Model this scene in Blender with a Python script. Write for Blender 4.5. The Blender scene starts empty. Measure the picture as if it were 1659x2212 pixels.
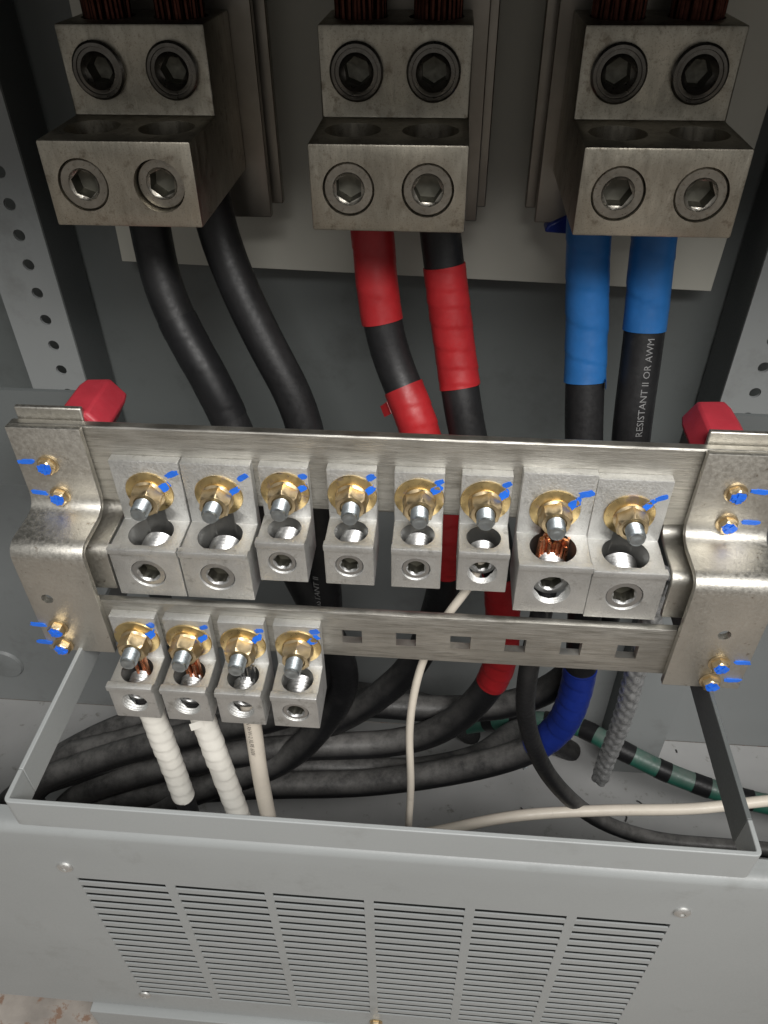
import bpy,bmesh,math,random
from mathutils import Vector,Matrix,noise
random.seed(7)
S=.001; ZO=900.0
scene=bpy.context.scene; COL=scene.collection
scene.view_settings.view_transform='Standard'; scene.view_settings.look='None'; scene.view_settings.exposure=0
pi=math.pi
# ------------------------------------------------------------------ materials
def mat(name,col,metal=0.,rough=.5,var=.12,scale=30,bump=0.,bscale=400,stretch=(1,1,1),rvar=.1,spot=None,spot_scale=200,spot_t=.62,spec=.5,coat=0,sstretch=(1,1,1),dust=None,soft=.07,grain=0):
    m=bpy.data.materials.new(name); m.use_nodes=True; nt=m.node_tree; N=nt.nodes; L=nt.links
    b=N["Principled BSDF"]; geo=N.new("ShaderNodeNewGeometry")
    def mp(st):
        q=N.new("ShaderNodeMapping"); q.inputs["Scale"].default_value=st; L.new(geo.outputs["Position"],q.inputs[0]); return q.outputs[0]
    def nz(vec,sc,det=4,ro=.6):
        n=N.new("ShaderNodeTexNoise"); n.inputs["Scale"].default_value=sc; n.inputs["Detail"].default_value=det; n.inputs["Roughness"].default_value=ro; L.new(vec,n.inputs["Vector"]); return n.outputs[0]
    def mrange(src,a,b_,c=0,d=1):
        r=N.new("ShaderNodeMapRange"); r.inputs[1].default_value=a; r.inputs[2].default_value=b_; r.inputs[3].default_value=c; r.inputs[4].default_value=d; L.new(src,r.inputs[0]); return r.outputs[0]
    n1=nz(mp((1,1,1)),scale); 
    mx=N.new("ShaderNodeMix"); mx.data_type='RGBA'; L.new(mrange(n1,.3,.7),mx.inputs[0])
    mx.inputs[6].default_value=tuple(c*(1-var) for c in col)+(1,); mx.inputs[7].default_value=tuple(min(1,c*(1+var)) for c in col)+(1,)
    out=mx.outputs[2]
    if spot:
        n2=nz(mp(sstretch),spot_scale,5,.7); f=mrange(n2,spot_t,spot_t+soft)
        m2=N.new("ShaderNodeMix"); m2.data_type='RGBA'; L.new(f,m2.inputs[0]); L.new(out,m2.inputs[6]); m2.inputs[7].default_value=tuple(spot)+(1,); out=m2.outputs[2]
    if grain:
        g=nz(mp((1,1,1)),1100,3,.75); f=mrange(g,.54,.68,0,grain)
        m4=N.new("ShaderNodeMix"); m4.data_type='RGBA'; L.new(f,m4.inputs[0]); L.new(out,m4.inputs[6]); m4.inputs[7].default_value=(col[0]*.3,col[1]*.28,col[2]*.26,1); out=m4.outputs[2]
    if dust:
        sp=N.new("ShaderNodeSeparateXYZ"); L.new(geo.outputs["Normal"],sp.inputs[0])
        sq=N.new("ShaderNodeSeparateXYZ"); L.new(geo.outputs["Position"],sq.inputs[0])
        n4=nz(mp((1,1,1)),45,6,.75); ml=N.new("ShaderNodeMath"); ml.operation='MULTIPLY'; L.new(mrange(sp.outputs[2],.1,.95),ml.inputs[0])
        L.new(mrange(n4,.25,.6),ml.inputs[1])
        mk_=N.new("ShaderNodeMath"); mk_.operation='MULTIPLY'; L.new(ml.outputs[0],mk_.inputs[0]); L.new(mrange(sq.outputs[2],.42,.3,.15,1),mk_.inputs[1])
        m3=N.new("ShaderNodeMix"); m3.data_type='RGBA'; L.new(mk_.outputs[0],m3.inputs[0]); L.new(out,m3.inputs[6]); m3.inputs[7].default_value=tuple(dust)+(1,); out=m3.outputs[2]
    L.new(out,b.inputs["Base Color"])
    n3=nz(mp(stretch),bscale,3,.6)
    L.new(mrange(n3,.3,.7,max(.03,rough-rvar),rough+rvar),b.inputs["Roughness"])
    if bump:
        bp=N.new("ShaderNodeBump"); bp.inputs["Strength"].default_value=bump; bp.inputs["Distance"].default_value=.0006; L.new(n3,bp.inputs["Height"]); L.new(bp.outputs[0],b.inputs["Normal"])
    b.inputs["Metallic"].default_value=metal; b.inputs["Specular IOR Level"].default_value=spec
    return m
M={}
M['alu']=mat("cast_aluminium",(.65,.65,.635),1,.57,.12,45,.5,800,(1,1,1),.08,spot=(.43,.425,.40),spot_scale=110,spot_t=.58,soft=.15,grain=.12)
M['bore']=mat("shaded_bored_aluminium",(.38,.38,.37),1,.45,.10,60,.3,500,(1,1,4),.08)  # bored metal, colour darkened for shade inside the wire holes
M['alucut']=mat("machined_screw_aluminium",(.48,.48,.475),1,.38,.08,60,.2,500,(1,1,1),.1)
M['bar']=mat("brushed_tin_plated_bar",(.52,.505,.465),1,.48,.16,22,.55,60,(.6,.6,25),.12,spot=(.35,.335,.30),spot_scale=30,spot_t=.48,sstretch=(1,1,12),soft=.2,grain=.12)
M['brk']=mat("plated_bracket_metal",(.60,.58,.53),1,.47,.12,26,.25,500,(1,1,1),.09,spot=(.34,.30,.25),spot_scale=170,spot_t=.64,grain=.12)
M['plug']=mat("aged_lug_metal",(.43,.40,.335),1,.44,.24,20,.55,260,(1,1,.25),.1,spot=(.21,.18,.14),spot_scale=100,spot_t=.56,soft=.16,grain=.5)
M['pscrew']=mat("dark_screw_metal",(.15,.14,.125),1,.36,.2,60,.3,500,rvar=.12)
M['pscrewl']=mat("grey_screw_metal",(.34,.32,.28),1,.36,.2,60,.3,500,rvar=.12)
M['bus']=mat("busbar_metal",(.30,.275,.24),1,.4,.2,20,.3,60,(1,1,.08),.1)
M['gold']=mat("yellow_zinc_plating",(.74,.56,.27),1,.33,.2,90,.1,300,rvar=.08,spot=(.62,.47,.36),spot_scale=70,spot_t=.58)
M['goldn']=mat("yellow_zinc_nut",(.63,.50,.31),1,.38,.18,120,.12,300,rvar=.08)
M['stud']=mat("grey_zinc_thread",(.42,.46,.48),1,.38,.12,200,.1,500)
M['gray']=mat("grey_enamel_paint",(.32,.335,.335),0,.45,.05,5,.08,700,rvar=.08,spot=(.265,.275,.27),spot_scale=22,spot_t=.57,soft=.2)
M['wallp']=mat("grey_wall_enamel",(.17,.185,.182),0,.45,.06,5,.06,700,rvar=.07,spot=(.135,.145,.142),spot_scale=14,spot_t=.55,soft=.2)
M['grayd']=mat("dark_grey_enamel_and_shade",(.11,.12,.12),0,.5,.08,6,.06,700,rvar=.07)  # dark enamel, also used as painted shade on the right frame arm
M['floorp']=mat("dusty_grey_paint",(.46,.46,.455),0,.6,.10,9,.08,500,rvar=.1,spot=(.27,.26,.24),spot_scale=50,spot_t=.60,soft=.1)
M['board']=mat("cream_insulating_board",(.60,.59,.52),0,.5,.05,8,.05,300)
DU=(.17,.165,.158)
M['black']=mat("black_rubber_jacket",(.012,.012,.013),0,.45,.3,25,.2,300,rvar=.1,spec=.4,spot=(.026,.025,.024),spot_scale=50,spot_t=.6,dust=DU,soft=.15)
M['dusty']=mat("dusty_black_jacket",(.055,.055,.055),0,.5,.3,25,.25,250,rvar=.12)
M['red']=mat("red_vinyl_tape",(.40,.020,.024),0,.42,.15,40,.15,250,rvar=.1,spec=.4)
M['blue']=mat("blue_vinyl_tape",(.022,.14,.40),0,.42,.15,40,.15,250,rvar=.1,spec=.4)
M['dblue']=mat("dark_blue_vinyl_tape",(.012,.03,.22),0,.38,.15,40,.15,250,rvar=.1)
M['btape']=mat("black_vinyl_tape",(.013,.013,.014),0,.45,.15,40,.1,250,rvar=.08,spec=.35)
M['white']=mat("white_vinyl_tape",(.78,.76,.70),0,.42,.05,50,.15,250,rvar=.1,spot=(.6,.58,.52),spot_scale=60,spot_t=.62,soft=.15)
M['cream']=mat("cream_jacket",(.68,.62,.53),0,.42,.06,50,.15,250,rvar=.1,spot=(.5,.45,.38),spot_scale=70,spot_t=.62,soft=.15)
M['green']=mat("green_jacket",(.02,.13,.09),0,.42,.2,50,.15,250,rvar=.1,dust=(.13,.17,.15))
M['copper']=mat("copper_strand",(.85,.42,.26),1,.33,.3,300,.1,600)
M['copperd']=mat("tarnished_copper_strand",(.075,.028,.020),1,.42,.35,200,.1,600)
M['tin']=mat("tinned_strand",(.5,.5,.5),1,.35,.3,300,.1,600)
M['braid']=mat("braided_foil",(.66,.66,.66),.7,.36,.3,150,.4,500,rvar=.15)
M['ins']=mat("red_insulator_resin",(.40,.03,.045),0,.5,.15,40,.15,350)
M['bmark']=mat("blue_paint_marker",(.015,.14,.68),0,.35,.15,150,.1,400)
M['ink']=mat("printed_ink",(.22,.22,.22),0,.6,.1)
M['inkd']=mat("dark_ink",(.16,.14,.12),0,.6,.1)
M['conc']=mat("stained_concrete",(.32,.29,.26),0,.85,.25,20,.4,200,spot=(.24,.155,.11),spot_scale=50,spot_t=.55)
M['dark']=mat("socket_shade",(.16,.155,.13),1,.5,.2)  # shade inside the hex sockets, put into the colour
M['void']=mat("vent_shade_black",(.012,.012,.012),0,.8,.2)  # near-black colour for the shade behind the louver slots
# ------------------------------------------------------------------ helpers
def W(x,y,z): return Vector((x*S,y*S,(z+ZO)*S))
def mesh(name,V,F,m,smooth=35):
    me=bpy.data.meshes.new(name); me.from_pydata([(v[0]*S,v[1]*S,v[2]*S) for v in V],[],F); me.update()
    bm=bmesh.new(); bm.from_mesh(me); bmesh.ops.recalc_face_normals(bm,faces=bm.faces); bm.to_mesh(me); bm.free()
    if m: me.materials.append(M[m])
    fin(me,smooth); return me
def fin(me,smooth=35):
    for p in me.polygons: p.use_smooth=bool(smooth)
    if smooth: me.set_sharp_from_angle(angle=math.radians(smooth))
def socketshade(me,r,y):  # gives deep socket faces the darker shade colour
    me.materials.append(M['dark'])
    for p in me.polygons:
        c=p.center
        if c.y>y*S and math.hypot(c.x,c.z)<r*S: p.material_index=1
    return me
def add(name,me,loc=(0,0,0),parent=None,label=None,cat=None,group=None,kind=None,bev=0):
    o=bpy.data.objects.new(name,me); COL.objects.link(o)
    if parent: o.parent=parent; o.location=(loc[0]*S,loc[1]*S,loc[2]*S)
    else: o.location=W(*loc)
    if label: o["label"]=label
    if cat: o["category"]=cat
    if group: o["group"]=group
    if kind: o["kind"]=kind
    if bev and me:
        b=o.modifiers.new("b",'BEVEL'); b.width=bev*S; b.segments=2; b.limit_method='ANGLE'; b.angle_limit=math.radians(40)
    return o
def emp(name,loc,label,cat,group=None):
    o=add(name,None,loc,label=label,cat=cat,group=group); o.empty_display_size=.01; return o
def joinvf(parts):
    V=[];F=[]
    for v,f in parts:
        k=len(V); V+=list(v); F+=[tuple(i+k for i in q) for q in f]
    return V,F
def box(x0,x1,y0,y1,z0,z1):
    V=[(x,y,z) for x in(x0,x1) for y in(y0,y1) for z in(z0,z1)]
    return V,[(0,1,3,2),(4,6,7,5),(0,4,5,1),(2,3,7,6),(0,2,6,4),(1,5,7,3)]
def loft(loops,c0=True,c1=True):
    n=len(loops[0]); V=[p for l in loops for p in l]; F=[]
    for i in range(len(loops)-1):
        for j in range(n):
            k=(j+1)%n; F.append((i*n+j,i*n+k,(i+1)*n+k,(i+1)*n+j))
    if c0: F.append(tuple(range(n))[::-1])
    if c1: F.append(tuple((len(loops)-1)*n+j for j in range(n)))
    return V,F
def ringY(r,y,n=24,cx=0,cz=0): return [(cx+r*math.cos(2*pi*i/n),y,cz+r*math.sin(2*pi*i/n)) for i in range(n)]
def ringZ(r,z,n=32,cx=0,cy=0): return [(cx+r*math.cos(2*pi*i/n),cy+r*math.sin(2*pi*i/n),z) for i in range(n)]
def hexY(ap,y,n=24,ph=0):
    o=[]
    for i in range(n):
        t=2*pi*i/n; q=(t+ph)%(pi/3)-pi/6; o.append((ap/math.cos(q)*math.cos(t),y,ap/math.cos(q)*math.sin(t)))
    return o
def cylY(r,y0,y1,n=24,cx=0,cz=0): return loft([ringY(r,y0,n,cx,cz),ringY(r,y1,n,cx,cz)])
def cylZ(r,z0,z1,n=32,cx=0,cy=0): return loft([ringZ(r,z0,n,cx,cy),ringZ(r,z1,n,cx,cy)])
def extX(prof,x0,x1): return loft([[(x0,p[0],p[1]) for p in prof],[(x1,p[0],p[1]) for p in prof]])
def boolean(me,cutters,name,smooth=35,bev=0):
    o=bpy.data.objects.new("tmp",me); COL.objects.link(o); tmp=[o]
    if bev:
        b=o.modifiers.new("b",'BEVEL'); b.width=bev*S; b.segments=2; b.limit_method='ANGLE'; b.angle_limit=math.radians(40)
    for c in cutters:
        q=bpy.data.objects.new("cut",mesh("cut",c[0],c[1],None)); COL.objects.link(q); tmp.append(q)
        b=o.modifiers.new("x",'BOOLEAN'); b.operation='DIFFERENCE'; b.solver='EXACT'; b.object=q
    dg=bpy.context.evaluated_depsgraph_get(); dg.update()
    r=bpy.data.meshes.new_from_object(o.evaluated_get(dg),depsgraph=dg); r.name=name
    mm=me.materials[0]; r.materials.clear(); r.materials.append(mm)
    for p in r.polygons: p.material_index=0
    for t in tmp: bpy.data.objects.remove(t,do_unlink=True)
    fin(r,smooth); return r
def roundpoly(pts,r,seg=6):
    out=[Vector(pts[0])]
    for i in range(1,len(pts)-1):
        a,b,c=Vector(pts[i-1]),Vector(pts[i]),Vector(pts[i+1])
        u=(a-b).normalized(); w=(c-b).normalized(); rr=min(r,(a-b).length*.48,(c-b).length*.48)
        p0=b+u*rr; p1=b+w*rr
        for k in range(seg+1):
            t=k/seg; out.append(p0*(1-t)**2+b*2*t*(1-t)+p1*t*t)
    out.append(Vector(pts[-1])); return out
def offset(path,th):
    res=[]
    for i,p in enumerate(path):
        a=path[max(0,i-1)]; c=path[min(len(path)-1,i+1)]; d=(c-a).normalized(); res.append(p+Vector((-d.y,d.x))*th)
    return res
def stripX(path,th,x0,x1,r=8):
    p=roundpoly(path,r); q=offset(p,th); n=len(p)
    V=[];F=[]
    for x in (x0,x1):
        V+=[(x,a.x,a.y) for a in p]+[(x,a.x,a.y) for a in q]
    for i in range(n-1):
        F+=[(i,i+1,2*n+i+1,2*n+i),(n+i,3*n+i,3*n+i+1,n+i+1),(i,n+i,n+i+1,i+1),(2*n+i,2*n+i+1,3*n+i+1,3*n+i)]
    F+=[(0,2*n,3*n,n),(n-1,2*n-1,4*n-1,3*n-1)]
    return V,F
def thread(r,y0,y1,pitch,depth,n=24,taper=.6):
    L=[]; y=y0; k=0; sg=1 if y1>y0 else -1
    while (y1-y)*sg>0:
        L.append(ringY(r if k%2 else r-depth,y,n)); y+=sg*pitch/2; k+=1
    L.append(ringY(r-depth,y1,n)); return L
# ------------------------------------------------------------------ tubes
def spline(pts,step=5):
    P=[Vector(p) for p in pts]; P=[P[0]*2-P[1]]+P+[P[-1]*2-P[-2]]; out=[]
    for i in range(1,len(P)-2):
        n=max(3,int((P[i+1]-P[i]).length/step))
        for k in range(n):
            t=k/n; a,b,c,d=P[i-1],P[i],P[i+1],P[i+2]
            out.append(.5*((2*b)+(c-a)*t+(2*a-5*b+4*c-d)*t*t+(3*b-a-3*c+d)*t**3))
    out.append(P[-2])
    for _ in range(12):
        out=[out[0]]+[(out[i-1]+out[i]*2+out[i+1])/4 for i in range(1,len(out)-1)]+[out[-1]]
    return out
class Path:
    def __init__(s,pts,step=5):
        s.p=spline(pts,step); s.s=[0]
        for i in range(1,len(s.p)): s.s.append(s.s[-1]+(s.p[i]-s.p[i-1]).length)
        s.f=[]; u=None
        for i in range(len(s.p)):
            t=(s.p[min(i+1,len(s.p)-1)]-s.p[max(i-1,0)]).normalized()
            if u is None:
                u=Vector((0,-1,0)); 
                if abs(u.dot(t))>.9: u=Vector((0,0,1))
            u=(u-t*u.dot(t)).normalized(); s.f.append((t,u,t.cross(u)))
    def at(s,d):
        import bisect
        i=min(max(bisect.bisect(s.s,d)-1,0),len(s.s)-2); k=(d-s.s[i])/max(1e-6,s.s[i+1]-s.s[i])
        a,b=s.f[i],s.f[i+1]
        return s.p[i].lerp(s.p[i+1],k),[(a[j].lerp(b[j],k)).normalized() for j in range(3)]
    def sz(s,z):
        for i in range(len(s.p)):
            if s.p[i].z<z: return s.s[i]
        return s.s[-1]
    def tube(s,r,s0=None,s1=None,n=20,step=5,rf=None):
        s0=0 if s0 is None else s0; s1=s.s[-1] if s1 is None else s1
        k=max(2,int((s1-s0)/step)); L=[]
        for i in range(k+1):
            d=s0+(s1-s0)*i/k; p,(t,u,v)=s.at(d); ring=[]
            for j in range(n):
                a=2*pi*j/n; q=r if rf is None else r+rf(d,a); ring.append(tuple(p+u*(q*math.cos(a))+v*(q*math.sin(a))))
            L.append(ring)
        return loft(L)
def wobble(d,a): return .2*noise.noise(Vector((d*.02,math.cos(a),math.sin(a))))
def wrap(w,h=.55,seed=0):
    def f(d,a):
        k=(d+7*noise.noise(Vector((d*.025+seed*5,seed,0))))/w+a/(2*pi)+seed
        ph=k%1.0
        return h*min(1,ph*1.15)*(.4+.7*noise.noise(Vector((math.floor(k)*3.1,a*.5,seed)))+.3)+.45*h*noise.noise(Vector((d*.1+seed*9,math.cos(a)*2,math.sin(a)*2)))
    return f
def cable(name,pts,r,m,label,cat="cable",tapes=(),group=None,n=20,step=6,rf=wobble):
    o0=Vector(pts[0]); loc=[tuple(Vector(p)-o0) for p in pts]; pa=Path(loc)
    V,F=pa.tube(r,n=n,step=step,rf=rf); c=add(name,mesh(name,V,F,m,60),pts[0],label=label,cat=cat,group=group)
    for (s0,s1,tm,nm,w) in tapes:
        h=.3 if tm=='btape' else .6
        V,F=pa.tube(r+(.35 if tm=='btape' else .6),s0,s1,n=32,step=1.3,rf=wrap(w,h,random.random())); add(nm,mesh(nm,V,F,tm,75),(0,0,0),c)
    return c,pa
def flap(parent,pa,s,ang,r,w,l,m,nm,curl=1.0):
    p,(t,u,v)=pa.at(s); L=[]
    for k in range(7):
        q=k/6; a=ang+q*l/r*.6; rr=r+.4+curl*q*q*l*.55
        c=p+u*(rr*math.cos(a))+v*(rr*math.sin(a)); nn=(u*math.cos(a)+v*math.sin(a))
        hw=w/2*(1-.25*q); L.append([tuple(c-t*hw),tuple(c+t*hw+t*1.5*q),tuple(c+t*hw+t*1.5*q+nn*.3),tuple(c-t*hw+nn*.3)])
    V,F=loft(L); add(nm,mesh(nm,V,F,m,50),(0,0,0),parent)
def text_on(parent,pa,txt,size,s0,ang,r,m,up=True):
    cu=bpy.data.curves.new("t",'FONT'); cu.body=txt; cu.size=size; cu.resolution_u=2
    o=bpy.data.objects.new("t",cu); COL.objects.link(o); dg=bpy.context.evaluated_depsgraph_get(); dg.update()
    me=bpy.data.meshes.new_from_object(o.evaluated_get(dg)); bpy.data.objects.remove(o,do_unlink=True)
    V=[]
    for v in me.vertices:
        d=s0-v.co.x if up else s0+v.co.x
        a=ang+(v.co.y-size*.35)/r*(1 if up else -1)
        p,(t,u,w)=pa.at(d); V.append(p+u*((r+.12)*math.cos(a))+w*((r+.12)*math.sin(a)))
    F=[tuple(p.vertices) for p in me.polygons]
    add("printed_lettering",mesh("printed_lettering",V,F,m,0),(0,0,0),parent)
# ------------------------------------------------------------------ building floor
V,F=box(-3000,3000,-3000,3000,-20,0); add("floor",mesh("floor",V,F,'conc'),(0,0,-900),kind="structure",label="stained concrete floor under the cabinet")
# ------------------------------------------------------------------ enclosure
enc=emp("electrical_enclosure",(0,430,-890),"grey painted steel electrical enclosure with open front","enclosure")
def eadd(n,vf,m,bev=0,lab=None):
    me=mesh(n,vf[0],vf[1],m); return add(n,me,(0,-430,890),enc,bev=bev,label=lab)
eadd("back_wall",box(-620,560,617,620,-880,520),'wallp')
eadd("lit_wall_overlay",box(-618,558,611,613,-879.5,-480),'gray',bev=.5)  # added sheet; its lighter paint stands in for light on the lower wall
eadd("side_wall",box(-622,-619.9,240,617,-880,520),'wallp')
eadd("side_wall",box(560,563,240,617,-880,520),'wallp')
eadd("floor_pan",box(-619,560,262,610.5,-884,-880),'floorp')
eadd("roof_panel",box(-622,563,240,620,520.5,523),'gray')
eadd("added_shade_header",box(-619,559,240,243,28,519),'gray')  # unseen panel added to keep lamp light off phase lugs and upper wall
eadd("plinth",box(-312,558,238,262,-899,-844),'gray',bev=1)
for sx,edge,hx in((-1,-306,-325),(1,228,253)):
    x0,x1=(edge-50,edge) if sx<0 else (edge,edge+60)
    me=mesh("mounting_rail",*box(x0,x1,560,562.5,-879,400),'gray')
    zs=[-325.5+23.1*k for k in range(-8,16)]
    me=boolean(me,[joinvf([cylY(4.6,550,570,16,hx,z) for z in zs])],"mounting_rail")
    add("mounting_rail",me,(0,-430,890),enc)
    fx=(edge-2.5,edge) if sx<0 else (edge,edge+2.5)
    eadd("rail_flange",box(fx[0],fx[1],562.6,610.5,-879,400),'grayd')
eadd("cross_member",box(-618,-198,385,388,-312,-239),'grayd')
eadd("cross_member",box(142,559,385,388,-312,-239),'grayd')
eadd("knockout_plug",loft([ringY(26,610.8,32,-560,-800),ringY(24,607,32,-560,-800),ringY(12,605,32,-560,-800)]),'gray')
V,F=box(-235,232,-1,1,0,330); b=add("insulating_board",mesh("insulating_board",V,F,'board'),(-26,588,-246),label="cream insulating sheet behind the phase lugs",cat="board",bev=.4); b.rotation_euler=(0,math.radians(1.6),0)
# ------------------------------------------------------------------ busbars
for x0,x1,side in((-214,-122,1),(-72,19,1),(58,150,-1)):
    bb=add("busbar",mesh("busbar",*box(x0,x1,531,538,-183,380),'bus'),(0,0,0),label="vertical plated busbar carrying a phase lug",cat="busbar",group="phase busbars",bev=.8)
    V,F=box(x0-6 if side<0 else x0,x1+6 if side>0 else x1,545,552,-178,380)
    add("rear_bar",mesh("rear_bar",V,F,'bus'),(0,0,0),bb,bev=.8)
    add("spacer",mesh("spacer",*box(x0+20,x0+50,538.2,544.8,-150,300),'grayd'),(0,0,0),bb)
    if side<0:
        V,F=loft([[(x0+9,527,-183),(x0+24,530,-176),(x0+24,541,-176),(x0+9,541,-183)],[(x0+7,526.5,-188),(x0+24,529,-190),(x0+24,541,-190),(x0+7,541,-188)]])
        add("blue_tape",mesh("blue_tape",V,F,'dblue'),(0,0,0),bb,bev=1.5)
# ------------------------------------------------------------------ phase lugs
def socket_screw(r,L,ap,deep,n=24,pitch=2.0,td=.8,cone=1.3):
    loops=thread(r,L,1.2,pitch,td,n)
    loops.append(ringY(r-.1,1.0,n)); loops.append(ringY(r-.9,0,n))
    loops.append(ringY(ap*cone,0,n)); loops.append(ringY(ap*cone-.3,.5,n)); loops.append(hexY(ap,1.3,n)); loops.append(hexY(ap,deep,n)); loops.append(ringY(ap*.3,deep+1.0,n))
    return loft(loops)
prof=[(0,44.5),(0,0),(111,0),(111,89.5),(55,89.5),(55,44.5)]
V,F=extX(prof,-41.5,41.5); base=mesh("pl",V,F,'plug')
cuts=[]
for sx in(-21,21):
    cuts+=[cylZ(15.3,-20,64,40,sx,28),cylY(13.9,-10,28,32,sx,22),cylZ(15.3,-20,120,40,sx,84),cylY(13.9,40,82,32,sx,67)]
body_me=boolean(base,cuts,"lug_block",35,1.2)
lowscrew=socketshade(mesh("set_screw",*socket_screw(13.5,22,6.6,11,n=36,cone=1.3),'pscrewl'),7.8,1.4)
lo=[ringY(13.3,20,36),ringY(13.3,0,36),ringY(14.6,0,36),ringY(14.8,-2.2,36),ringY(13.6,-3.4,36),ringY(11.9,-3.6,36),ringY(11.6,-2.9,36),ringY(10.9,-2.9,36),ringY(9.6,-3.2,36),ringY(8.3,-1.2,36),hexY(6.4,0,36),hexY(6.4,11,36),ringY(2,12,36)]
upscrew=socketshade(mesh("set_screw",*loft(lo),'pscrew'),7.6,.2)
def bundle(cx,cy,R,r,z0,z1,tilt=.08,keep=lambda x,y:True,n=7,zj=2,seed=0):
    rnd=random.Random(seed); parts=[]
    k=int(R/(2*r))+1
    for ring in range(k+1):
        m=1 if ring==0 else 6*ring
        for j in range(m):
            a=2*pi*j/m+ring; rr=ring*2.05*r; x=rr*math.cos(a)+rnd.uniform(-.2,.2)*r; y=rr*math.sin(a)+rnd.uniform(-.2,.2)*r
            if rr>R-r*.8 or not keep(x,y): continue
            dx,dy=rnd.uniform(-tilt,tilt)*(z1-z0),rnd.uniform(-tilt,tilt)*(z1-z0); zt=z1+rnd.uniform(-zj,zj)
            L=[]
            for q in range(4):
                t=q/3; f=1 if q<3 else .75
                L.append([(cx+x+dx*t+r*f*math.cos(2*pi*i/n),cy+y+dy*t+r*f*math.sin(2*pi*i/n),z0+(zt-z0)*min(t*1.45,1) + (r*.4 if q==3 else 0)) for i in range(n)])
            parts.append(loft(L))
    return joinvf(parts)
for k,(cx,lab) in enumerate(((-177,"tarnished stepped aluminium lug above black cables"),(-32.5,"tarnished stepped aluminium lug above red taped cables"),(108,"tarnished stepped aluminium lug above blue taped cables"))):
    pl=emp("phase_lug",(cx,419,-151),lab,"terminal lug","phase lugs")
    add("lug_block",body_me,(0,0,0),pl)
    for sx in(-21,21):
        dep=4.5 if (k==0 and sx>0) else .8
        s=add("set_screw",lowscrew,(sx,dep,22),pl); s.rotation_euler=(0,random.uniform(0,1),0)
        s=add("set_screw",upscrew,(sx,55,67.5),pl); s.rotation_euler=(0,random.uniform(0,1),0)
        V,F=bundle(sx,84,14,1.5,50,126,.04,seed=int(sx+cx)); add("copper_strands",mesh("copper_strands",V,F,'copperd'),(0,0,0),pl)
for k,cx in enumerate((-177,-32.5,108)):
    for sx in(-21,21):
        cable("feeder_cable",[(cx+sx,503,-30),(cx+sx,503,60),(cx+sx,505,200),(cx+sx,505,400)],15.5,'black',"thick black feeder cable entering the top of a phase lug",group="feeder cables")
# ------------------------------------------------------------------ supply cables
C={}
C[1]=[(-198,503,-140),(-198,501,-183),(-193,490,-217),(-181,480,-246),(-167,470,-269),(-151,460,-305),(-121,440,-393),(-85,430,-500),(-75,430,-560),(-97,430,-624),(-146,420,-685),(-242,400,-724),(-330,380,-790),(-360,370,-880)]
C[2]=[(-156,503,-140),(-153,501,-180),(-147,495,-198),(-135,485,-226),(-120,475,-256),(-97,460,-306),(-88,440,-415),(-90,430,-515),(-122,430,-605),(-214,430,-652),(-330,420,-698),(-410,400,-740),(-450,395,-880)]
C[3]=[(-53,503,-140),(-49,501,-180),(-45,490,-220),(-37,480,-256),(-26,470,-279),(-14,455,-303),(9,445,-389),(7,450,-471),(-19,450,-565),(-92,450,-652),(-199,440,-698),(-340,420,-712),(-440,400,-760),(-480,410,-880)]
C[4]=[(-11,503,-140),(-5,501,-180),(3,490,-225),(10,480,-262),(20,460,-307),(45,445,-390),(57,440,-452),(61,440,-546),(26,440,-625),(-31,440,-666),(-146,430,-675),(-264,415,-700),(-373,400,-755),(-420,400,-880)]
C[5]=[(87,503,-140),(90,501,-180),(97,490,-240),(103,465,-310),(116,440,-402),(130,430,-540),(117,430,-624),(60,425,-669),(-53,420,-708),(-195,410,-718),(-320,400,-743),(-390,395,-800),(-405,395,-880)]
C[6]=[(129,503,-140),(131,501,-179),(135,490,-235),(136,465,-311),(145,450,-409),(140,468,-560),(90,472,-631),(13,472,-650),(-79,465,-642),(-194,450,-657),(-316,440,-697),(-400,430,-735),(-500,430,-880)]
labs={1:"thick black cable wrapped in black tape leaving a lug",2:"thick plain black cable looping to the enclosure floor",3:"thick black cable with two bands of red tape",4:"thick black cable with a long red tape band",5:"thick black cable with long blue tape wrap",6:"thick black cable with blue tape and printed lettering"}
def mk(i,zs):
    o0=Vector(C[i][0]); pa=Path([tuple(Vector(p)-o0) for p in C[i]])
    return [(pa.sz(a-o0.z),pa.sz(b-o0.z),m,n,w) for a,b,m,n,w in zs]
T={1:[(-235,-302,'btape','black_tape',26)],2:[],
3:[(-141,-234,'red','red_tape',26),(-277,-425,'red','red_tape',16)],
4:[(-200,-275,'red','red_tape',13),(-425,-560,'red','red_tape',16)],
5:[(-141,-272,'blue','blue_tape',24),(-520,-640,'dblue','dark_blue_tape',14)],
6:[(-141,-238,'blue','blue_tape',30)]}
PA={}
for i in range(1,7):
    c,pa=cable("supply_cable",C[i],13.4,'black',labs[i],tapes=mk(i,T[i]),group="supply cables",n=28)
    PA[i]=(c,pa)
c,pa=PA[6]; text_on(c,pa,"RESISTANT II OR AWM",6.6,pa.sz(-304+140),-.15,13.6,'ink')
c,pa=PA[2]; text_on(c,pa,"RESISTANT II",7,pa.sz(-465+140),.3,13.6,'ink')
c,pa=PA[3]; flap(c,pa,pa.sz(-283+140),1.2,14.2,9,11,'red','red_tape_end',1.0)
c,pa=PA[5]; flap(c,pa,pa.sz(-270+140),-1.1,14.2,6,8,'blue','blue_tape_end',.7)
cable("supply_cable",[(60,600,-880),(10,560,-770),(-60,520,-700),(-110,500,-672),(-200,480,-668),(-300,465,-690),(-380,450,-730),(-450,450,-800),(-470,450,-880)],13.4,'black',"thick black cable lying behind the looped cables",group="supply cables")
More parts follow.
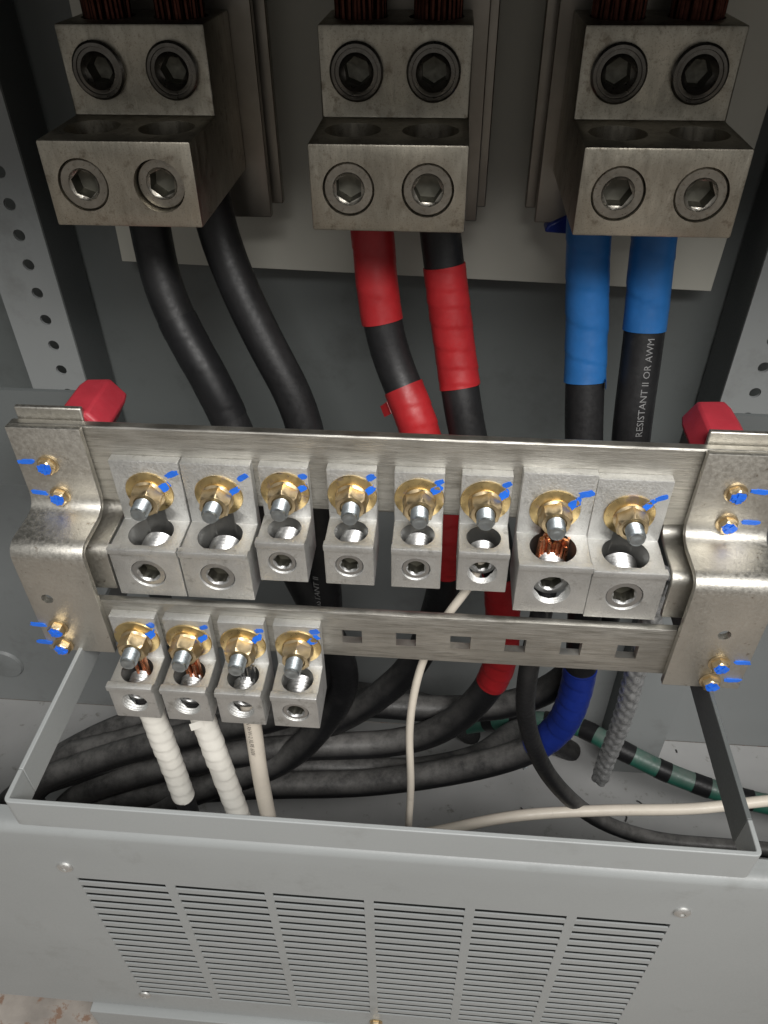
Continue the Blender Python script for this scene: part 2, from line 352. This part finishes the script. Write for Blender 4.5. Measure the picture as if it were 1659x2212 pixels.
cable("supply_cable",[(190,585,-880),(120,560,-800),(60,490,-758),(-10,455,-738),(-60,445,-725),(-150,440,-722),(-260,430,-738),(-340,430,-790),(-350,430,-880)],13.4,'black',"thick black cable low in the looped bundle",group="supply cables")
# ------------------------------------------------------------------ ground bars
add("ground_bar",mesh("ground_bar",*box(-237,190,338,344,-283,-231),'bar'),(0,0,0),label="long brushed plated ground bar holding eight lugs",cat="ground bar",group="ground bars",bev=1.2)
lbm=mesh("lb",*box(-212,152,300,305,-366,-328),'bar')
sq=[box(x-6,x+6,290,315,-353.5,-342.5) for x in (-46,-14,18,50,82,114)]
lbm=boolean(lbm,[joinvf(sq)],"ground_bar",35,.9)
add("ground_bar",lbm,(0,0,0),label="lower plated bar with square holes and four lugs",cat="ground bar",group="ground bars")
def hexbolt():
    loops=[ringY(5.9,0),ringY(6.1,-1.0),ringY(5.3,-1.3),hexY(4.5,-1.35),hexY(4.5,-4.6),ringY(4.2,-5.3),ringY(3.2,-5.3),ringY(2.6,-4.7),ringY(.8,-4.4)]
    return mesh("hex_screw",*loft(loops),'goldn')
HB=hexbolt()
def blob(w,h,ang,seed,yf=lambda x,z:-.25,cx=0,cz=0,n=18,th=.3):
    rnd=random.Random(seed); ca,sa=math.cos(ang),math.sin(ang); top=[];bot=[]
    for i in range(n):
        t=2*pi*i/n; k=1+rnd.uniform(-.16,.16); c,s=math.cos(t),math.sin(t)
        x=w/2*k*math.copysign(abs(c)**.6,c); z=h/2*k*math.copysign(abs(s)**.6,s)
        X=cx+x*ca-z*sa; Zz=cz+x*sa+z*ca; y=yf(X,Zz); top.append((X,y,Zz)); bot.append((X,y+th+.5,Zz))
    return loft([bot,top])
cross=mesh("paint_dab",*joinvf([blob(7.4,6.6,0,5,lambda a,b:-5.35),box(-3.3,3.3,-5.9,-4.9,-.8,.8),box(-.8,.8,-6.0,-4.9,-3.3,3.3)]),'bmark')
for side in(-1,1):
    x0,x1=(-236,-194) if side<0 else (138,182)
    br=emp("mounting_bracket",((x0+x1)/2,338,-371),"bent plated bracket joining the two ground bars","bracket","mounting brackets")
    cx=(x0+x1)/2
    path=[(333,-230),(333,-285),(296,-285),(296,-371)]
    V,F=stripX([(y-338,z+371) for y,z in path],4.2,x0-cx,x1-cx,11)
    hx=-224 if side<0 else 162
    me=boolean(mesh("strap",V,F,'brk'),[cylY(3.6,-60,10,20,hx-cx,-325+371)],"offset_strap",40,.7)
    add("offset_strap",me,(0,0,0),br)
    bx0,bx1=(x0+12,x1+8) if side<0 else (x0-8,x1-12)
    path=[(345,-240),(345,-294),(308,-294),(308,-326)]
    V,F=stripX([(y-338,z+371) for y,z in path],3.0,bx0-cx,bx1-cx,9)
    add("backing_strap",mesh("backing_strap",V,F,'brk'),(0,0,0),br,bev=.6)
    add("clamp_plate",mesh("clamp_plate",*box(x0+2-cx,x1-2-cx,6.2,9.5,100,147),'brk'),(0,0,0),br,bev=.8)
    sc=[(-218,-254,333),(-217,-276,333),(-224,-349,296),(-225,-365,296)] if side<0 else [(158,-254,333),(159,-275,333),(165,-348,296),(164,-364,296)]
    for i,(x,z,y) in enumerate(sc):
        y=y-.8
        s=add("hex_screw",HB,(x-cx,y-338+.7,z+371),br); s.rotation_euler=(0,random.uniform(0,1),0)
        d=add("paint_dab",cross,(x-cx,y-338+.7,z+371),br); d.rotation_euler=(0,random.uniform(0,1),0)
        mx=-12.5 if side<0 else 12.5
        V,F=blob(9.5,3.0,random.uniform(-.1,.1),i+side*5,cx=x-cx+mx,cz=z+371+1,yf=lambda a,b,yy=y:yy-338+.35)
        add("paint_mark",mesh("paint_mark",V,F,'bmark'),(0,0,0),br)
    ix=-201 if side<0 else 152
    L=[]
    for r,y in((10,345.5),(12.5,347),(13.5,354),(13.5,376),(12,384.5)):
        L.append([(1.2*r*math.cos(i*pi/3+.06),y-345,r*math.sin(i*pi/3+.06)) for i in range(6)])
    add("standoff_insulator",mesh("standoff_insulator",*loft(L),'ins',25),(ix,345,-239 if side<0 else -240),label="red hexagonal standoff insulator behind the ground bar",cat="insulator",group="standoff insulators",bev=1.2)
# ------------------------------------------------------------------ ground lugs
def lugbody(w,zt,zb,zT,yf,hr,hy,sr):
    prof=[(0,zT),(0,zb),(-yf,zb),(-yf,zt-4.5),(-yf-1.6,zt-4),(-yf-1.6,zt),(-yf+3,zt),(-yf+4,zt-2.5),(-6,zt-2.5),(-6,zT)]
    me=mesh("lb",*extX(prof,-w/2,w/2),'alu')
    th=loft(thread(sr,-yf-5,-hy,1.8,.7,24))
    r=boolean(me,[cylZ(hr,zb-5,zt+9,36,0,-hy),th],"lug_body",35,.5)
    r.materials.append(M['bore'])
    for p in r.polygons:
        c=p.center/S
        if abs(p.normal.z)<.5 and math.hypot(c.x,c.y+hy)<hr+.25 and c.z<zt+8.9: p.material_index=1  # hole walls get the shade-darkened bore colour
    return r
BIG=lugbody(39.6,19.5,-17.5,59,34,12.9,17.3,10.8)
SML=lugbody(27.6,16,-14.5,48,31,9.6,17.0,8.7)
def sock(r,L,ap,dp): return socketshade(mesh("set_screw",*socket_screw(r,L,ap,dp,cone=1.25,pitch=2.6,td=1.1,n=30),'alucut'),ap*1.15,1.5)
BS=sock(10.4,25,5.5,8); BSW=sock(10.4,14,5.5,7)
SS=sock(8.3,22,4.4,7); SSW=sock(8.3,12,4.4,6)
WASH=mesh("dished_washer",*loft([ringY(13.6,-.1,40),ringY(13.9,-.7,40),ringY(13.6,-1.3,40),ringY(11,-2.1,40),ringY(9.3,-2.5,40),ringY(7,-2.6,40)]),'gold')
NUT=mesh("hex_nut",*loft([ringY(9.4,-2.6,36),ringY(9.4,-3.3,36),hexY(8.0,-4.4,36),hexY(8.0,-10.6,36),ringY(7.7,-12.2,36),ringY(5.8,-12.2,36),ringY(5.0,-11.4,36)]),'goldn',25)
STUD=mesh("threaded_stud",*loft(thread(5.0,-2,-20.2,1.6,.8,24)+[ringY(4.0,-21,24),ringY(2.6,-21.2,24),ringY(1.6,-20.7,24)]),'stud')
def cone(x,z):
    r=math.hypot(x,z)
    if r>13.9: return -.1
    if r>9.3: return -1.3-1.25*(13.9-r)/4.6-.3
    return -3.6
def ground_lug(cx,yb,zc,big,wire,label,nutz,i):
    e=emp("ground_lug",(cx,yb,zc),label,"terminal lug","ground bar lugs")
    add("lug_body",BIG if big else SML,(0,0,0),e)
    yf=34 if big else 31
    dep=7 if wire else .9
    s=add("set_screw",(BSW if wire else BS) if big else (SSW if wire else SS),(0,-yf+dep,0),e); s.rotation_euler=(0,random.uniform(0,1),0)
    jx,jz=random.uniform(-.8,.8),random.uniform(-.8,.6)
    w_=add("dished_washer",WASH,(jx*.5,-6,nutz+jz*.5),e)
    s=add("hex_nut",NUT,(jx,-6,nutz+jz),e); s.rotation_euler=(0,random.uniform(0,1),0)
    s=add("threaded_stud",STUD,(jx,-6,nutz+jz),e); s.rotation_euler=(random.uniform(-.03,.03),0,random.uniform(-.04,.04))
    rnd=random.Random(i*3+1)
    w=39.6 if big else 27.6
    V1=blob(rnd.uniform(5.5,8),rnd.uniform(3.5,5.5),.5,i,cone,cx=9.4+rnd.uniform(-.5,.5),cz=5.5+rnd.uniform(-1.5,2.5))
    px=min(15,w/2-3.2)
    V2=blob(rnd.uniform(7,9.5) if big else 5.4,rnd.uniform(3,4.2),rnd.uniform(.2,.6),i+40,lambda x,z:-.25,cx=px,cz=12+rnd.uniform(-1,1.5))
    add("paint_mark",mesh("paint_mark",*joinvf([V1,V2]),'bmark'),(0,-6,nutz),e)
    if wire and wire!='deep':
        hr,hy=(12.6,17.1) if big else (9.4,16.8)
        top=18 if big else 20.5
        end=-yf+dep+(12 if big else 10)
        V,F=bundle(0 if big else 1.2,-hy,hr-(.3 if big else .9),1.15 if big else .95,-17 if big else -14,top,.07,keep=lambda x,y:(y-hy)>end,seed=i,zj=3)
        add("wire_strands",mesh("wire_strands",V,F,wire),(0,0,0),e)
    return e
n=0
for cx in(-162.6,-122.2): ground_lug(cx,338,-308,True,None,"large empty aluminium lug with yellow zinc nut and set screw",38,n); n+=1
for cx in(-84.3,-46.5,-9.3): ground_lug(cx,338,-297,False,None,"small empty aluminium lug with yellow zinc nut and set screw",31,n); n+=1
ground_lug(27.3,338,-297,False,'deep',"small aluminium lug clamping a thin cream wire",31,n); n+=1
ground_lug(65.8,338,-305,True,'copper',"large aluminium lug clamping a black wire with copper strands",35,n); n+=1
ground_lug(105.6,338,-307,True,None,"large empty aluminium lug with yellow zinc nut and set screw",36,n); n+=1
for cx,w,l in((-175.5,'copper',"small aluminium lug clamping a white taped cable"),(-143.2,'copper',"small aluminium lug clamping a white taped black cable"),(-110.4,'tin',"small aluminium lug clamping a cream cable"),(-77.5,None,"small empty aluminium lug on the lower bar")):
    ground_lug(cx,300,-383,False,w,l,31,n); n+=1
# ------------------------------------------------------------------ smaller wires
cable("ground_cable",[(-175.5,283,-393),(-175,283,-420),(-173,283,-480),(-171,282,-560),(-168,284,-700),(-168,284,-880)],7.0,'black',"black cable wrapped in white tape under a lug",tapes=[(6,118,'white','white_tape',10.5)],group="grounding conductors")
c,pa=cable("ground_cable",[(-143.2,283,-393),(-142,283,-420),(-137,281,-480),(-131,279,-560),(-128,280,-700),(-128,280,-880)],7.0,'black',"black cable with white tape peeling at its top",tapes=[(12,160,'white','white_tape',11.5)],group="grounding conductors")
flap(c,pa,16,-.4,7.8,7,10,'white','white_tape_end',.6)
c,pa=cable("ground_cable",[(-110.4,283,-393),(-110.5,283,-420),(-112,282,-480),(-111,280,-560),(-108,280,-700),(-108,280,-880)],5.6,'cream',"cream jacketed cable with faint printed lettering",group="grounding conductors")
text_on(c,pa,"EXTN RHW-2 XLPE 600V",4.0,8,.1,5.8,'inkd',up=False)
cable("ground_wire",[(27.3,321,-300),(25,321,-318),(14,319,-335),(6,317,-352),(-5,315,-390),(-11,310,-443),(-9,305,-516),(-10,302,-575),(-12,300,-700),(-14,300,-880)],2.7,'cream',"thin cream wire hanging from a small lug",cat="wire",group="grounding conductors",n=12)
cable("ground_cable",[(65.8,321,-312),(66,321,-343),(64,320,-394),(71,330,-463),(99,340,-548),(147,345,-615),(203,345,-642),(279,345,-645),(380,345,-650)],6.6,'black',"black grounding cable curving down to the enclosure base",group="grounding conductors")
cable("ground_wire",[(-90,318,-640),(-40,318,-622),(7,320,-611),(71,330,-594),(146,340,-592),(224,350,-597),(296,360,-590),(400,380,-600)],4.6,'cream',"cream cable running across the enclosure base",cat="wire",group="grounding conductors",n=14)
gp=[(30,595,-860),(98,570,-800),(172,550,-772),(220,520,-770),(277,500,-783),(350,480,-790),(420,470,-792),(520,460,-800)]
cable("bonding_cable",gp,11,'green',"green cable with black stripes across enclosure floor",tapes=[(s+random.uniform(-5,5),s+16+random.uniform(-4,4),'btape','black_stripe',30) for s in range(60,480,44)],group="grounding conductors")
cable("braided_strap",[(158,400,-380),(168,412,-450),(171,420,-516),(177,430,-581),(182,450,-700),(183,452,-725)],6.8,'braid',"silver braided bonding strap hanging behind the bar",cat="strap",n=28,step=1.6,rf=lambda d,a:1.3*(abs(math.sin(2*a+d*.22))+abs(math.sin(2*a-d*.22)))+.6*noise.noise(Vector((d*.1,math.cos(a),math.sin(a)))))
# ------------------------------------------------------------------ support strap (U frame)
def stripZ(path,th,z0,z1,r):
    p=roundpoly(path,r); q=offset(p,th); k=len(p); V=[];F=[]
    for z in(z0,z1): V+=[(a.x,a.y,z) for a in p]+[(a.x,a.y,z) for a in q]
    for i in range(k-1): F+=[(i,i+1,2*k+i+1,2*k+i),(k+i,3*k+i,3*k+i+1,k+i+1),(i,k+i,k+i+1,i+1),(2*k+i,2*k+i+1,3*k+i+1,3*k+i)]
    F+=[(0,2*k,3*k,k),(k-1,2*k-1,4*k-1,3*k-1)]
    return V,F
sf=emp("support_frame",(-25,193,-391),"grey painted U shaped steel strap in front of cables","support frame")
V,F=stripZ([(-217,212),(-217,193),(166,193),(166,212)],2.6,-391,-368,4)
add("front_strip",mesh("front_strip",V,F,'gray'),(25,-193,391),sf,bev=.5)
add("side_arm",mesh("side_arm",*box(-217,-214.4,212.1,392,-391,-368),'gray'),(25,-193,391),sf,bev=.5)
add("side_arm",mesh("side_arm",*box(163.4,166,212.1,392,-393,-368),'grayd'),(25,-193,391),sf,bev=.5)  # right arm coloured darker to stand for its shaded inner face
# ------------------------------------------------------------------ ventilated cover
cov=emp("ventilated_cover",(-35,245,-840),"grey steel front cover with six columns of louvers","cover")
cols=[(-253,-186),(-179,-112),(-106,-39),(-32,34),(41,106),(113,178)]
rows=[(17,-503),(10,-503)]
for k in range(6):
    a=k/5*pi/2; rows.append((7-7*math.sin(a),-510+7*math.cos(a)))
NR=20; P=11.9; z=-571
zrows=[(z-P*k,z-P*k-6.2) for k in range(NR)]
rows+= [(0,-530)]
slot=set()
for a,b in zrows:
    rows.append((0,a)); slot.add(len(rows)-1); rows.append((0,b))
rows+=[(0,-830),(0,-840),(14,-842)]
xs=[-618]; xslot=set()
for a,b in cols:
    xs.append(a); xslot.add(len(xs)-1); xs.append(b)
xs.append(558)
V=[];F=[];idx={}
for i,x in enumerate(xs):
    for j,(y,z) in enumerate(rows): idx[i,j]=len(V); V.append((x+35,y,z+840))
for i in range(len(xs)-1):
    for j in range(len(rows)-1):
        if i in xslot and j in slot: continue
        F.append((idx[i,j],idx[i,j+1],idx[i+1,j+1],idx[i+1,j]))
me=mesh("cover_panel",V,F,'gray',50)
o=bpy.data.objects.new("t",me); COL.objects.link(o); m=o.modifiers.new("s",'SOLIDIFY'); m.thickness=.0012; m.offset=-1
dg=bpy.context.evaluated_depsgraph_get(); dg.update(); me2=bpy.data.meshes.new_from_object(o.evaluated_get(dg)); bpy.data.objects.remove(o,do_unlink=True)
me2.name="cover_panel"; fin(me2,25); add("cover_panel",me2,(0,0,0),cov)
parts=[]
for a,b in cols:
    for z0,z1 in zrows:
        v=[(a+35,1.4,z1+840-.2),(b+35,1.4,z1+840-.2),(b+35-1,5.0,z1+840-5),(a+35+1,5.0,z1+840-5)]
        w=[(p[0],p[1]-.2,p[2]-1) for p in v]
        parts.append((v+w,[(0,1,2,3),(4,7,6,5),(0,4,5,1),(2,6,7,3),(1,5,6,2),(0,3,7,4)]))
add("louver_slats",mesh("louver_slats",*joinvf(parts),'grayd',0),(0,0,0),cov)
add("vent_shade_sheet",mesh("vent_shade_sheet",*box(-225,220,14,15,20,285),'void'),(0,0,0),cov)  # black sheet added as the shade seen through the slots
pan=mesh("cover_screw",*loft([ringY(6,.1),ringY(5.7,-1.3),ringY(4,-2.4),hexY(1.9,-2.5),hexY(1.9,-.8)]),'alu')
for x,z in((-257,-554),(181,-550),(-251,-806)): add("cover_screw",pan,(x+35,-.05,z+840),cov)
add("cover_screw",HB,(-34+35,0,-824+840),cov)
# ------------------------------------------------------------------ scraps on the floor pan
for k in range(12):
    x,y=random.uniform(-60,330),random.uniform(440,600); a=random.uniform(0,pi); l=random.uniform(2,5)
    pts=[(x,y,-878.8),(x+l*math.cos(a),y+l*math.sin(a),-878.6),(x+1.6*l*math.cos(a+.5),y+1.6*l*math.sin(a+.5),-878.8)]
    cable("wire_scrap",pts,.9,random.choice(['dusty','stud','black']),"small wire clipping lying on the enclosure floor",cat="debris",group="debris on enclosure floor",n=8,step=2,rf=None)
# ------------------------------------------------------------------ camera
R=Matrix(((.99680,-.04438,.06663),(.0796,.6383,-.7657),(-.0086,.7685,.6398)))
X=Vector(R[0]).normalized(); Zv=Vector(R[2]); Zv=(Zv-X*Zv.dot(X)).normalized(); Yv=Zv.cross(X)
R=Matrix((X,Yv,Zv))
cd=bpy.data.cameras.new("camera"); cam=bpy.data.objects.new("camera",cd); COL.objects.link(cam)
cd.sensor_fit='HORIZONTAL'; cd.sensor_width=36; cd.lens=36.02; cd.clip_start=.01; cd.clip_end=50
cam.matrix_world=Matrix.Translation(W(0,0,0))@R.to_4x4(); scene.camera=cam
# ------------------------------------------------------------------ light
def area(name,loc,tgt,sx,sy,p,col):
    l=bpy.data.lights.new(name,'AREA'); l.shape='RECTANGLE'; l.size=sx; l.size_y=sy; l.energy=p; l.color=col
    o=bpy.data.objects.new(name,l); COL.objects.link(o); o.location=W(*loc); d=(W(*tgt)-W(*loc)); o.rotation_euler=d.to_track_quat('-Z','Y').to_euler(); return o
area("ceiling_lamp",(400,-660,900),(0,300,-450),1.3,.5,34,(1,.98,.95))
wd=bpy.data.worlds.new("World"); scene.world=wd; wd.use_nodes=True; nt=wd.node_tree; bg=nt.nodes["Background"]
tc=nt.nodes.new("ShaderNodeTexCoord"); sp=nt.nodes.new("ShaderNodeSeparateXYZ"); nt.links.new(tc.outputs["Generated"],sp.inputs[0])
rp=nt.nodes.new("ShaderNodeValToRGB"); mr=nt.nodes.new("ShaderNodeMapRange"); mr.inputs[1].default_value=-1; nt.links.new(sp.outputs[2],mr.inputs[0]); nt.links.new(mr.outputs[0],rp.inputs[0])
rp.color_ramp.elements[0].color=(.25,.235,.215,1); rp.color_ramp.elements[1].color=(.95,.945,.92,1); rp.color_ramp.elements[0].position=.3; rp.color_ramp.elements[1].position=.8
nt.links.new(rp.outputs[0],bg.inputs[0]); bg.inputs[1].default_value=.42
